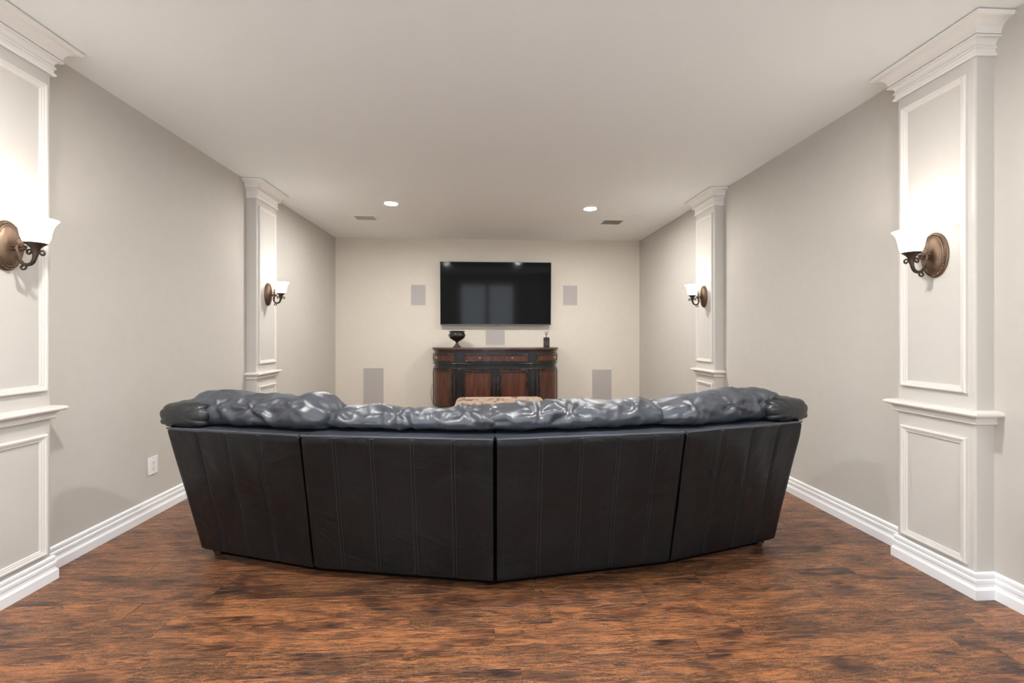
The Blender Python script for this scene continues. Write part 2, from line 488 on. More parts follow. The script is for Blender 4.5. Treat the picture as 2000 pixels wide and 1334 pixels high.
# glazed double door in the wall behind the camera, mirrored in the television
M['pane'] = bpy.data.materials.new('door_glass'); M['pane'].use_nodes = True
_nt = M['pane'].node_tree; _nt.nodes.remove(_nt.nodes['Principled BSDF'])
_tr = _nt.nodes.new('ShaderNodeBsdfTransparent'); _gl = _nt.nodes.new('ShaderNodeBsdfGlossy'); _gl.inputs['Roughness'].default_value = 0.02
_mx = _nt.nodes.new('ShaderNodeMixShader'); _mx.inputs[0].default_value = 0.06
_nt.links.new(_tr.outputs[0], _mx.inputs[1]); _nt.links.new(_gl.outputs[0], _mx.inputs[2]); _nt.links.new(_mx.outputs[0], _nt.nodes['Material Output'].inputs[0])
for dn, sg in (('door_1', -1), ('door_2', 1)):
    dr = tag(empty(dn, (sg * DOOR_W / 2, YB - 0.06, 0)), 'white glazed door leaf behind the photographer, %s of the pair' % ('left' if sg < 0 else 'right'), 'door', kind='structure')
    hw = DOOR_W / 2 - 0.002; fw = 0.07
    m = MB(); m.box(-hw, -hw + fw, -0.02, 0.02, 0.004, DOOR_H - 0.004); m.box(hw - fw, hw, -0.02, 0.02, 0.004, DOOR_H - 0.004)
    m.box(-hw + fw, hw - fw, -0.02, 0.02, 0.004, 0.16); m.box(-hw + fw, hw - fw, -0.02, 0.02, DOOR_H - 0.004 - fw, DOOR_H - 0.004)
    m.build('door_frame', M['base'], dr, bevel=0.003)
    m = MB(); m.box(-hw + fw, hw - fw, -0.003, 0.003, 0.16, DOOR_H - 0.004 - fw); m.build('pane', M['pane'], dr, smooth=False)
    m = MB(); m.tube([(-sg * (hw - 0.03), 0.02, 1.0), (-sg * (hw - 0.03), 0.055, 1.0), (-sg * (hw - 0.13), 0.055, 1.0)], 0.008, 10); m.build('door_handle', M['bronze'], dr)
m = MB()
m.box(-DOOR_W - 0.09, -DOOR_W, YB, YB + 0.02, 0, DOOR_H + 0.09); m.box(DOOR_W, DOOR_W + 0.09, YB, YB + 0.02, 0, DOOR_H + 0.09); m.box(-DOOR_W, DOOR_W, YB, YB + 0.02, DOOR_H, DOOR_H + 0.09)
tag(m.build('trim_5', M['base'], bevel=0.004), 'white casing round the glazed doors behind the photographer', 'door casing', kind='structure')

for wn, xw, sg in (('added_window_1', XL, -1), ('added_window_2', XR, 1)):  # unseen windows, added to bring in fill daylight
    y0, y1, z0, z1 = WIN
    wd = tag(empty(wn, (xw + sg * 0.06, _wy, z0)), 'white framed window added for fill daylight behind the photographer in the %s wall' % ('left' if sg < 0 else 'right'), 'window', kind='structure')
    hw, hh, fw = (y1 - y0) / 2 - 0.001, z1 - z0 - 0.001, 0.05
    m = MB(); m.box(-0.025, 0.025, -hw, -hw + fw, 0.001, hh); m.box(-0.025, 0.025, hw - fw, hw, 0.001, hh); m.box(-0.025, 0.025, -hw + fw, hw - fw, 0.001, fw); m.box(-0.025, 0.025, -hw + fw, hw - fw, hh - fw, hh)
    m.box(-0.02, 0.02, -0.02, 0.02, fw, hh - fw); m.build('window_frame', M['base'], wd, bevel=0.003)
    for q in (-1, 1):
        m = MB(); ya, yb = sorted((q * 0.02, q * (hw - fw))); m.box(-0.003, 0.003, ya, yb, fw, hh - fw); m.build('pane', M['pane'], wd, smooth=False)

# ------------------------------------------------------------------ wall pilasters (local +x stands out from the wall)
W2 = PIL_W / 2
def wrap(m, prof):
    """mouldings mitred round the three free sides; prof = (outward from shaft, z)"""
    rings = []
    for o, z in prof:
        o = o - 0.0005
        rings.append([(0, -W2 - o, z), (PIL_P + o, -W2 - o, z), (PIL_P + o, W2 + o, z), (0, W2 + o, z)])
    vsx = [p for r in rings for p in r]; fs = []
    for i in range(len(rings) - 1):
        for j in range(3):
            fs.append((i * 4 + j, i * 4 + j + 1, (i + 1) * 4 + j + 1, (i + 1) * 4 + j))
    m.add(vsx, fs)
def frame_moulding(m, y0, y1, z0, z1):
    """picture-frame moulding on the front face; profile measured inward from the outer edge"""
    prof = [(0.0, 0.0), (0.0, 0.013), (0.005, 0.0175), (0.012, 0.0165), (0.015, 0.011), (0.021, 0.011), (0.025, 0.008), (0.030, 0.008), (0.033, 0.0)]
    rings = []
    for d, h in prof:
        x = PIL_P + h
        rings.append([(x, y0 + d, z0 + d), (x, y1 - d, z0 + d), (x, y1 - d, z1 - d), (x, y0 + d, z1 - d)])
    m.loft(rings, True, False)
def arc(o0, z0, o1, z1, n, kind):
    """quarter curve from (o0,z0) to (o1,z1)"""
    out = []
    for i in range(n + 1):
        t = i / n * PI / 2
        if kind == 'cove': out.append((o0 + (o1 - o0) * (1 - math.cos(t)), z0 + (z1 - z0) * math.sin(t)))
        else: out.append((o0 + (o1 - o0) * math.sin(t), z0 + (z1 - z0) * (1 - math.cos(t))))
    return out
def pilaster(name):
    root = empty(name)
    m = MB()
    r = 0.012; ring = []
    ring.append((0.0, -W2))
    for i in range(5):
        t = -PI / 2 + i / 4 * PI / 2; ring.append((PIL_P - r + r * math.cos(t), -W2 + r + r * math.sin(t)))
    for i in range(5):
        t = i / 4 * PI / 2; ring.append((PIL_P - r + r * math.cos(t), W2 - r + r * math.sin(t)))
    ring.append((0.0, W2))
    m.loft([[(x, y, 0.0) for x, y in ring], [(x, y, H) for x, y in ring]])
    m.build('shaft', M['pilaster'], root, angle=30)
    # crown
    prof = [(0.0, 2.572), (0.010, 2.572), (0.0145, 2.577), (0.0145, 2.583), (0.010, 2.588), (0.007, 2.590), (0.007, 2.606), (0.013, 2.608), (0.013, 2.618), (0.004, 2.620), (0.004, 2.623), (0.008, 2.624)]
    prof += arc(0.008, 2.624, 0.026, 2.650, 5, 'cove')
    prof += [(0.033, 2.650), (0.033, 2.658), (0.018, 2.660), (0.018, 2.664), (0.030, 2.665)]
    prof += arc(0.030, 2.665, 0.074, 2.716, 8, 'cove')
    prof += [(0.082, 2.719), (0.088, 2.727), (0.088, H - 0.005), (0.076, H - 0.005), (0.076, H)]
    m = MB(); wrap(m, prof); m.build('crown_moulding', M['crown'], root, angle=25)
    # chair rail
    prof = [(0.0, 0.824), (0.012, 0.824), (0.016, 0.828), (0.016, 0.834), (0.011, 0.838)]
    prof += arc(0.011, 0.838, 0.030, 0.862, 5, 'cove')
    prof += [(0.036, 0.863)]
    prof += [(0.046 - 0.010 * (1 - math.sin(t)), 0.874 - 0.011 * math.cos(t)) for t in [i / 5 * PI / 2 for i in range(6)]]
    prof += [(0.046, 0.874), (0.043, 0.882), (0.034, 0.887), (0.016, 0.890), (0.0, 0.892)]
    m = MB(); wrap(m, prof); m.build('chair_rail', M['trim'], root, angle=25)
    m = MB(); wrap(m, BASE_PROF[1:]); m.build('base_moulding', M['base'], root, angle=20)
    m = MB(); frame_moulding(m, -W2 + 0.032, W2 - 0.032, 0.968, 2.508); m.build('upper_panel_moulding', M['trim'], root, angle=25)
    m = MB(); frame_moulding(m, -W2 + 0.032, W2 - 0.032, 0.145, 0.752); m.build('lower_panel_moulding', M['trim'], root, angle=25)
    return root
pil_labels = [('trim_1', XL, 0, PIL_Y[0], 'cream panelled wall pilaster cut off by the left picture edge'),
              ('trim_2', XL, 0, PIL_Y[1], 'cream panelled wall pilaster between the socket and the far left corner'),
              ('trim_3', XR, PI, PIL_Y[0], 'cream panelled wall pilaster nearest on the right, seen to its foot'),
              ('trim_4', XR, PI, PIL_Y[1], 'slim far pilaster on the right wall rising behind the sofa')]
p0 = None
for nm, X_, rz, yc, lab in pil_labels:
    o = pilaster(nm) if p0 is None else copy_tree(p0)
    if p0 is None: p0 = o
    o.name = nm; o.location = (X_, yc, 0); o.rotation_euler = (0, 0, rz)
    tag(o, lab, 'pilaster', 'panelled wall pilasters', 'structure')

# ------------------------------------------------------------------ curved leather sofa
SA = dict(bot=[(-1.613, 2.624), (-0.891, 2.374), (0.039, 2.193), (0.966, 2.339), (1.705, 2.568)],
          top=[(-1.658, 2.383), (-0.869, 2.142), (0.035, 2.010), (0.955, 2.118), (1.753, 2.373)])
ZB, ZT = 0.045, 0.780
sofa = tag(empty('sectional_sofa', (0.04, 2.75, 0)), 'large curved black leather sectional sofa seen from behind', 'sofa')
SO = Vector((0.04, 2.75, 0))
def L3(p, z): return Vector((p[0], p[1], z))
FRAC = [[0.0, 0.23, 0.454, 0.705, 1.0], [0.0, 0.172, 0.374, 0.586, 0.798, 1.0], [0.0, 0.222, 0.437, 0.636, 0.838, 1.0], [0.0, 0.293, 0.553, 0.79, 1.0]]
sec_frames = []
for k in range(4):
    b0, b1 = L3(SA['bot'][k], ZB), L3(SA['bot'][k + 1], ZB)
    t0, t1 = L3(SA['top'][k], ZT), L3(SA['top'][k + 1], ZT)
    e = (t1 - t0).normalized()
    nrm = Vector((-e.y, e.x, 0))          # toward the television
    gl = {0: 0.0, 1: 0.007, 2: 0.010, 3: 0.007}[k]; gr = {0: 0.007, 1: 0.010, 2: 0.007, 3: 0.0}[k]
    eb = (b1 - b0).normalized()
    # the outermost sliver of the end sections belongs to the arm
    if k == 0: t0 = t0 + e * 0.055 - nrm * 0.012; b0 = b0 + eb * 0.02
    if k == 3: t1 = t1 - e * 0.060 - nrm * 0.012; b1 = b1 - eb * 0.02
    b0 = b0 + eb * gl; t0 = t0 + e * gl; b1 = b1 - eb * gr; t1 = t1 - e * gr
    sec_frames.append((t0, t1, b0, b1, e, nrm))
    # structural body of the section
    inn = 0.024
    body = MB()
    zt = Vector((0, 0, -0.004))
    nb = [b0 + nrm * inn, b1 + nrm * inn, b1 + nrm * 0.30, b0 + nrm * 0.30]
    ntp = [t0 + nrm * inn + zt, t1 + nrm * inn + zt, t1 + nrm * 0.20 + zt, t0 + nrm * 0.20 + zt]
    body.hexa([p - SO for p in nb], [p - SO for p in ntp])
    sec = body.build('back_section', M['leather'], sofa, bevel=0.012, bseg=3)
    tp = MB(); z0v, z1v = Vector((0, 0, -0.012)), Vector((0, 0, -0.001))
    q = [t0 + nrm * 0.006 + e * 0.003, t1 + nrm * 0.006 - e * 0.003, t1 + nrm * 0.21 - e * 0.003, t0 + nrm * 0.21 + e * 0.003]
    tp.hexa([p + z0v - SO for p in q], [p + z1v - SO for p in q]); tp.build('top_panel', M['leather_soft_lit'], sec, bevel=0.003)  # the lit look of the ledge comes from the lighter leather colour
    uf = MB(); ui = nrm * 0.045  # recessed black block added to draw the shadow gap under the sofa
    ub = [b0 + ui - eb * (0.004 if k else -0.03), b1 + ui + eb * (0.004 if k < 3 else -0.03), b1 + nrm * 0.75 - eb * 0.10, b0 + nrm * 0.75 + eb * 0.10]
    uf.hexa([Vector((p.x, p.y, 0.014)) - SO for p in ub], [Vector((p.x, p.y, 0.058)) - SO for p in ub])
    uf.build('under_shade', M['under_shade'], sofa)
    # sewn leather strips over the back
    fr = FRAC[k]
    outn = ((t0 - b0).cross(t1 - b0)).normalized()
    if outn.y > 0: outn = -outn
    for i in range(len(fr) - 1):
        u0, u1 = fr[i], fr[i + 1]
        NU, NV = 14, 40
        mb = MB(); rows_ = []
        seed = Vector((k * 7.3 + i * 3.1, i * 1.7, k * 2.2))
        for v in range(NV + 1):
            fv = v / NV
            row = []
            for u in range(NU + 1):
                fu = u / NU
                uu = u0 + (u1 - u0) * fu
                p = (b0.lerp(b1, uu)).lerp(t0.lerp(t1, uu), fv)
                edge_u = min(fu, 1 - fu) * (u1 - u0) * 0.9
                drop = 0.0035 * max(0.0, 1 - edge_u / 0.010) ** 2
                edge_v = min(fv, 1 - fv) * 0.76
                drop += 0.010 * max(0.0, 1 - edge_v / 0.014) ** 2
                pt = Vector((p.x * 3.2, p.z * 2.4 + p.x * 1.4, k * 5.0))
                w = mnoise.noise(pt) * 0.009 + mnoise.noise(Vector((p.x * 9, p.z * 3.6 + p.x * 5, k * 3.0))) * 0.0045
                w *= min(1.0, edge_v / 0.08)
                row.append(p + outn * (w - drop + 0.002) - SO)
            rows_.append(row)
        mb.grid(rows_)
        # twin stitch lines beside the seam
        mb.mi = 1
        for side in ((0,) if i > 0 else ()) + ((1,) if i < len(fr) - 2 else ()):
            uo = 0.0075 / ((u1 - u0) * 0.9)
            fu = uo if side == 0 else 1 - uo
            pts = []
            for v in range(1, NV):
                row = rows_[v]; x = fu * NU; j = min(int(x), NU - 1)
                pts.append(row[j].lerp(row[j + 1], x - j) + outn * 0.0012)
            mb.tube(pts, 0.0009, 4)
        mb.build('leather_strip', [M['leather'], M['leather_stitch']], sec, angle=60)
    # piping along the top edge
    pp = MB(); pts = []
    for i in range(31):
        f = i / 30; p = t0.lerp(t1, f)
        pts.append(p + Vector((0, 0, 0.001 + 0.002 * mnoise.noise(p * 9))) - SO + nrm * 0.004)
    pp.tube(pts, 0.0055, 8)
    pp.build('piping', M['leather_soft_lit'], sec)

# back cushions --------------------------------------------------------------
def cushion(name, t0, e, nrm, s0, s1, ztop, seed, amp, shift=0.0, lean=0.0):
    """loose pillow back: a closed profile lofted along the section, tucked at both ends and creased"""
    prof = [(0.075, 0.790), (0.040, 0.808), (0.030, 0.845), (0.055, 0.882), (0.11, 0.905), (0.19, 0.912), (0.27, 0.895), (0.335, 0.845),
            (0.375, 0.760), (0.41, 0.66), (0.43, 0.56), (0.41, 0.485), (0.34, 0.470), (0.285, 0.53), (0.245, 0.64), (0.215, 0.745), (0.17, 0.785), (0.12, 0.786)]
    cp = [Vector((a, b, 0)) for a, b in prof]; n = len(cp); sm = []
    for i in range(n):
        q0, q1, q2, q3 = cp[i - 1], cp[i], cp[(i + 1) % n], cp[(i + 2) % n]
        for j in range(5):
            t = j / 5
            sm.append(0.5 * ((2 * q1) + (q2 - q0) * t + (2 * q0 - 5 * q1 + 4 * q2 - q3) * t * t + (3 * q1 - q0 - 3 * q2 + q3) * t ** 3))
    FOLDS = [(0.18 + 0.1 * math.sin(seed), 0.86, 0.009), (0.5 + 0.08 * math.sin(seed * 2), 0.85, 0.014), (0.82, 0.87, 0.010)]
    cen = Vector((0.20, 0.80, 0)); NS = 110; ln = s1 - s0
    rings = []
    for i in range(NS + 1):
        f = i / NS
        x = abs(2 * f - 1)
        sc = max(0.0, (1 - x ** (9 if shift > 0.05 else 12))) ** 0.5
        sc = 0.36 + 0.64 * sc if 0 < i < NS else 0.28
        s = s0 + ln * f
        top = ztop(f)
        ring = []
        for q in sm:
            d, z = cen.x + (q.x - cen.x) * sc, cen.y + (q.y - cen.y) * sc
            if z > 0.79:
                z = 0.79 + (z - 0.79) * (top - 0.79) / (0.912 - 0.79)
            side = (0.055 if abs(ztop(0.5) - 0.93) < 0.03 else 0.035) * math.copysign(1, f - .5) * (x ** 6) * max(0, 1 - abs(z - 0.85) / 0.12)
            ring.append((s + side, d + shift + lean * f, z))
        rings.append(ring)
    # creases
    out = []
    NP = len(sm)
    for i, ring in enumerate(rings):
        f = i / NS
        row = []
        for j, (s, d, z) in enumerate(ring):
            a = ring[j - 1]; b_ = ring[(j + 1) % NP]
            nd, nz = (b_[2] - a[2]), -(b_[1] - a[1])
            l_ = math.hypot(nd, nz) or 1; nd, nz = -nd / l_, -nz / l_
            # outward test
            if nd * (d - shift - 0.21) + nz * (z - 0.80) < 0 and z > 0.78: nd, nz = -nd, -nz
            q = Vector((s * 4.2 + seed, d * 5.0 + 0.7 * s, z * 5.0 - seed))
            w1 = mnoise.noise(q) * 0.014
            # long soft folds that fan out from a few pulled points
            fold = 0.0
            for (cs, cz, aw) in FOLDS:
                ds = s - s0 - cs * ln; dz = (z - cz) + (d - shift - 0.10) * 0.55
                rr = math.hypot(ds, dz * 1.6)
                ang = math.atan2(dz * 1.6, ds)
                fold += aw * math.exp(-(rr / 0.17) ** 2) * min(1, rr / 0.03) * math.sin(ang * 5 + 3.5 * mnoise.noise(Vector((ds * 6, dz * 6, seed))) + cs * 20)
            q2 = Vector((s * 7.0 + 2.0 * d + seed * 2, d * 5 - s * 3, z * 8 + s * 3))
            r = 1 - abs(mnoise.noise(q2)) * 2.0
            w2 = (max(0, r) ** 2.0 - 0.4) * 0.012
            q3 = Vector((s * 17.0 - 8 * z, d * 10 + s * 6, z * 12 + seed))
            r3 = 1 - abs(mnoise.noise(q3)) * 2.2
            w3 = (max(0, r3) ** 2 - 0.4) * 0.0046
            x = abs(2 * f - 1)
            pucker = 0.006 * x ** 5 * math.sin(j / NP * 2 * PI * 13 + seed)
            w = (w1 + w2 + w3 + fold) * amp + pucker
            if z < 0.76: w *= 0.5
            if z < 0.82 and d - shift < 0.15: w = max(w * 0.6, -0.004)
            p = Vector((t0.x, t0.y, 0)) + e * s + nrm * (d + nd * w) + Vector((0, 0, z + nz * w))
            row.append(p - SO)
        out.append(row)
    m = MB(); m.loft(out, True, True)
    o = m.build(name, M['leather_soft_lit'], sofa, angle=180)
    return o
T_ = [Vector((*p, 0)) for p in SA['top']]
def fe(k):
    e = (T_[k + 1] - T_[k]).normalized(); return T_[k], e, Vector((-e.y, e.x, 0))
def bump(f, c, w): return math.exp(-((f - c) / w) ** 2)
cushion('back_cushion', *fe(0), 0.050, 0.835, lambda f: 0.948 - 0.010 * f + 0.020 * bump(f, .92, .09) - 0.012 * bump(f, .72, .12), 1.3, 1.0, 0.035)
cushion('back_cushion', *fe(1), 0.025, 0.905, lambda f: 0.893 - 0.016 * bump(f, .42, .3) + 0.016 * bump(f, 1.0, .2), 5.1, 1.0, 0.076)
cushion('back_cushion', *fe(2), 0.010, 0.895, lambda f: 0.912 + 0.006 * bump(f, .4, .2), 8.7, 1.0, 0.072)
cushion('back_cushion', *fe(3), 0.000, 0.790, lambda f: 0.914 + 0.030 * min(1, f * 1.6), 12.4, 1.0, 0.035)

# seats
FRONT = []
for k in range(5):
    if k == 0: nn = fe(0)[2]
    elif k == 4: nn = fe(3)[2]
    else: nn = (fe(k - 1)[2] + fe(k)[2]).normalized()
    FRONT.append(nn)
for k in range(4):
    e = fe(k)[1]
    def pt(i, d, z, off=0.0): 
        q = Vector((*SA['bot'][i], 0)) + FRONT[i] * d; return Vector((q.x, q.y, z)) + e * off - SO
    l, r_ = (0.16 if k == 0 else 0.008), (-0.16 if k == 3 else -0.008)
    m = MB(); m.hexa([pt(k, 0.28, 0.06, l), pt(k + 1, 0.28, 0.06, r_), pt(k + 1, 0.86, 0.06, r_), pt(k, 0.86, 0.06, l)],
                     [pt(k, 0.28, 0.30, l), pt(k + 1, 0.28, 0.30, r_), pt(k + 1, 0.86, 0.30, r_), pt(k, 0.86, 0.30, l)])
    m.build('seat_base', M['leather'], sofa, bevel=0.02, bseg=3)
    m = MB()
    NU, NV = 16, 16; topg = []
    for v in range(NV + 1):
        row = []
        for u in range(NU + 1):
            fu, fv = u / NU, v / NV
            a = pt(k, 0.20 + 0.70 * fv, 0, l); b_ = pt(k + 1, 0.20 + 0.70 * fv, 0, r_)
            p = a.lerp(b_, fu)
            dd = min(fu, 1 - fu) * 0.9; dv = min(fv, 1 - fv) * 0.7
            z = 0.455 - 0.09 * max(0, 1 - min(dd, dv) / 0.10) ** 2 + 0.008 * mnoise.noise(p * 6)
            row.append(Vector((p.x, p.y, z)))
        topg.append(row)
    m.grid(topg)
    m.grid([[Vector((p.x, p.y, 0.302)) for p in row] for row in topg])
    def rim(pts):
        m.grid([pts, [Vector((p.x, p.y, 0.302)) for p in pts]])
    rim(topg[0]); rim(topg[-1]); rim([r[0] for r in topg]); rim([r[-1] for r in topg])
    m.build('seat_cushion', M['leather_soft_lit'], sofa, angle=50)

# arms: flared leather side with a padded, pleated roll on top
def arm(k, sgn):
    base, e, nn = fe(k)
    ti = 0 if k == 0 else 4
    t = Vector((*SA['top'][ti], 0)); b = Vector((*SA['bot'][ti], 0))
    eo = -e if k == 0 else e                 # pointing outward
    m = MB()
    # side panel: back sliver, outer face to the front, sloping outward at the top
    tin = t - eo * 0.060 - nn * 0.008; bin_ = b - eo * 0.022 - nn * 0.0
    tout = t + nn * 0.055; bout = b + nn * 0.012
    tfr = t + nn * 0.95 - eo * 0.01; bfr = b + nn * 0.86 - eo * 0.01
    tfi = tfr - eo * 0.17; bfi = bfr - eo * 0.17
    tbi = t - eo * 0.19 + nn * 0.20; bbi = b - eo * 0.19 + nn * 0.20
    ringb = [Vector((p.x, p.y, 0.048)) - SO for p in (bin_, bout, bfr, bfi, bbi)]
    tm, tmi = t + nn * 0.52 - eo * 0.005, t + nn * 0.52 - eo * 0.18
    bmi, bmo = b + nn * 0.45 - eo * 0.18, b + nn * 0.45
    zz = lambda p, z: Vector((p.x, p.y, z)) - SO
    ringb = [zz(p, 0.048) for p in (bin_, bout, bmo, bfr, bfi, bmi, bbi)]
    ringt = [zz(p, z) for p, z in ((tin, .782), (tout, .782), (tm, .62), (tfr, .585), (tfi, .585), (tmi, .62), (tbi, .77))]
    m.loft([ringb, ringt])
    a = m.build('armrest', M['leather'], sofa, bevel=0.012, bseg=3)
    # pad
    NS, NP = 90, 72; rings = []
    c0 = t - eo * 0.088 + nn * 0.015
    for i in range(NS + 1):
        f = i / NS; d = -0.005 + 0.99 * f
        endc = min(f, 1 - f) * 0.99
        sc = math.sqrt(max(0.0, 1 - max(0, 1 - endc / 0.055) ** 2)) if endc < 0.055 else 1.0
        sc = 0.45 + 0.55 * sc
        ring = []
        for j in range(NP):
            th = 2 * PI * j / NP
            ca, sa = math.cos(th), math.sin(th)
            px = 0.146 * math.copysign(abs(ca) ** 0.62, ca); pz = 0.067 * math.copysign(abs(sa) ** 0.72, sa)
            # the roll sags over the outer side
            if ca > 0: pz -= 0.014 * ca * ca
            # pleats gathered at the back end
            g = 0.012 * math.exp(-((endc - 0.07) / 0.09) ** 2) * (abs(math.sin(th * 4.5 + 0.4)) ** 0.6 - 0.75) if f < .5 else 0
            s_ = sc + g / 0.10
            q = mnoise.noise(Vector((px * 14, f * 9, pz * 14 + k * 3))) * 0.005
            px = px * s_ + q * ca; pz = pz * s_ + q * sa
            p = c0 + nn * d + eo * px
            ring.append(Vector((p.x, p.y, 0.838 + pz - 0.20 * min(1, max(0, (d - 0.16) / 0.40)) ** 1.3)) - SO)
        rings.append(ring)
    m = MB(); m.loft(rings)
    # seam stitching round the roll near the back
    pad = m.build('arm_pad', M['leather_arm'], a, angle=180)
    for ii in (10, 11):
        mm = MB(); r_ = rings[ii]
        cc = sum(r_, Vector()) / NP
        mm.tube([(p - cc) * 1.008 + cc for p in r_[:37]] , 0.0009, 4); mm.build('stitching', M['leather_stitch'], a)
arm(0, -1); arm(3, 1)
# feet
foot_pts = [(-1.52, 2.66), (-1.25, 3.35), (-0.86, 2.50), (0.04, 2.33), (0.93, 2.46), (1.61, 2.61), (1.32, 3.33), (0.04, 2.95)]
for x, y in foot_pts:
    m = MB(); m.lathe([(0.022, 0.0), (0.028, 0.004), (0.032, 0.05), (0.032, 0.062)], 16, (x - SO.x, y - SO.y, 0))
    m.build('foot', M['foot'], sofa)

# ------------------------------------------------------------------ ottoman
ott = tag(empty('ottoman', (0.155, 5.13, 0)), 'square tufted ottoman in faded tan patterned fabric behind the sofa', 'ottoman')
OW, OT = 0.535, 0.475
btn = []
NB = 5
for i in range(NB):
    for j in range(NB):
        btn.append((-0.38 + 0.76 * i / (NB - 1), -0.38 + 0.76 * j / (NB - 1)))
N = 60; rows_ = []
def otz(x, y):
    ax, ay = max(0, abs(x) - OW + 0.09), max(0, abs(y) - OW + 0.09)
    r_ = math.hypot(ax, ay)
    z = OT + 0.012 - (0.09 - math.sqrt(max(0, 0.09 ** 2 - min(r_, 0.0899) ** 2))) * 0.8
    for bx, by in btn:
        d2 = (x - bx) ** 2 + (y - by) ** 2
        z -= 0.020 * math.exp(-d2 / 0.0022)
    return z
for i in range(N + 1):
    row = []
    for j in range(N + 1):
        x, y = (2 * i / N - 1), (2 * j / N - 1)
        # square with rounded corners
        X_, Y_ = x * OW, y * OW
        cr_ = 0.16; ax, ay = abs(X_) - (OW - cr_), abs(Y_) - (OW - cr_)
        if ax > 0 and ay > 0:
            l_ = math.hypot(ax, ay); mx_ = max(ax, ay)
            f = mx_ / l_ if l_ else 1
            X_ = math.copysign(OW - cr_ + ax * f, X_); Y_ = math.copysign(OW - cr_ + ay * f, Y_)
        row.append((X_, Y_, otz(X_, Y_)))
    rows_.append(row)
m = MB(); m.grid(rows_)
per = [rows_[i][0] for i in range(N + 1)] + [rows_[N][j] for j in range(1, N + 1)] + [rows_[i][N] for i in range(N - 1, -1, -1)] + [rows_[0][j] for j in range(N - 1, 0, -1)]
m.loft([[(x, y, z) for x, y, z in per], [(x * 1.005, y * 1.005, OT - 0.1) for x, y, z in per], [(x, y, 0.30) for x, y, z in per]], True, False)
m.build('cushion_top', M['ottoman'], ott, angle=60)
m = MB(); m.loft([[(x * 0.99, y * 0.99, 0.298) for x, y, z in per], [(x * 0.985, y * 0.985, 0.12) for x, y, z in per]]); m.build('body', M['ottoman'], ott)
m = MB(); m.tube([(x * 1.002, y * 1.002, 0.30) for x, y, z in per] + [(per[0][0] * 1.002, per[0][1] * 1.002, 0.30)], 0.007, 8); m.build('piping', M['ottoman_piping'], ott)
m = MB(); m.tube([(x * 0.997, y * 0.997, z + 0.003) for x, y, z in per] + [(per[0][0] * .997, per[0][1] * .997, per[0][2] + .003)], 0.006, 8); m.build('piping', M['ottoman_piping'], ott)
bm0 = None
for bx, by in btn:
    if bm0 is None:
        m = MB(); m.sphere((0, 0, 0), 0.013, 10, 6, (1, 1, 0.5)); bm0 = m.mesh('tuft_button', M['ottoman'])
    o = bpy.data.objects.new('tuft_button', bm0); COL.objects.link(o); o.parent = ott; o.location = (bx, by, otz(bx, by) + 0.002)
for sx in (-1, 1):
    for sy in (-1, 1):
        m = MB(); m.lathe([(0.018, 0), (0.03, 0.01), (0.036, 0.05), (0.026, 0.08), (0.034, 0.122)], 16, (sx * 0.42, sy * 0.42, 0)); m.build('foot', M['foot'], ott)

# ------------------------------------------------------------------ sideboard
SBX, SBY = 0.128, 6.985          # centre and back line
sb = tag(empty('sideboard', (SBX, SBY, 0)), 'dark cherry and black bow-front sideboard under the television', 'sideboard')
HW, CW = 0.925, 0.555            # half width, half width of the centre block
def plan(u):
    """front outline seen from above, u from -1 to 1 -> local x, y (y negative toward the sofa)"""
    s = abs(u); sg = -1 if u < 0 else 1
    if s <= 0.6:
        t = s / 0.6; return (sg * CW * t, -0.475 - 0.028 * (1 - t * t))
    t = (s - 0.6) / 0.4
    x0 = CW + 0.002; a = HW - x0
    th = t * PI / 2
    return (sg * (x0 + a * math.sin(th)), -0.10 - 0.335 * math.cos(th) ** 0.9)
def plan_pts(u0, u1, off, n=20):
    out = []
    for i in range(n + 1):
        u = u0 + (u1 - u0) * i / n
        x, y = plan(u); du = 0.004
        ua, ub = max(u0, u - du), min(u1, u + du)
        a, b_ = plan(ua), plan(ub)
        tx, ty = b_[0] - a[0], b_[1] - a[1]
        l_ = math.hypot(tx, ty) or 1
        nx, ny = ty / l_, -tx / l_
        out.append((x + nx * off, y + ny * off))
    return out
def slab(m, u0, u1, z0, z1, o_in, o_out, n=16):
    pi_, po = plan_pts(u0, u1, o_in, n), plan_pts(u0, u1, o_out, n)
    rings = []
    for a, b_ in zip(pi_, po):
        rings.append([(a[0], a[1], z0), (b_[0], b_[1], z0), (b_[0], b_[1], z1), (a[0], a[1], z1)])
    m.loft(rings)
SPL, SPR = 0.602, 0.998
spans = [(-SPR, -SPL), (-0.6, 0.6), (SPL, SPR)]
def solid(m, z0, z1, off, x_over=0.0):
    """full carcass slice"""
    ring = []
    for s in spans: ring += plan_pts(s[0], s[1], off, 20)
    ring = [(-HW - x_over, 0)] + ring + [(HW + x_over, 0)]
    m.loft([[(x, y, z0) for x, y in ring], [(x, y, z1) for x, y in ring]])
m = MB(); solid(m, 0.12, 1.020, 0.0); m.build('carcass', M['black_wood'], sb, angle=30)
m = MB(); solid(m, 1.036, 1.066, 0.034, 0.034); m.build('top', M['cherry'], sb, angle=30, bevel=0.006)
m = MB(); solid(m, 1.019, 1.037, 0.018, 0.018); m.build('top_moulding', M['rubbed'], sb, angle=30, bevel=0.005)
m = MB(); solid(m, 0.828, 0.846, 0.020, 0.018); m.build('waist_moulding', M['black_wood'], sb, angle=30, bevel=0.006)
m = MB(); solid(m, 0.10, 0.185, 0.018, 0.018); m.build('plinth', M['rubbed'], sb, angle=30, bevel=0.006)
m = MB(); solid(m, 0.756, 0.772, 0.014, 0.012); m.build('frieze_moulding', M['rubbed'], sb, angle=30, bevel=0.004)
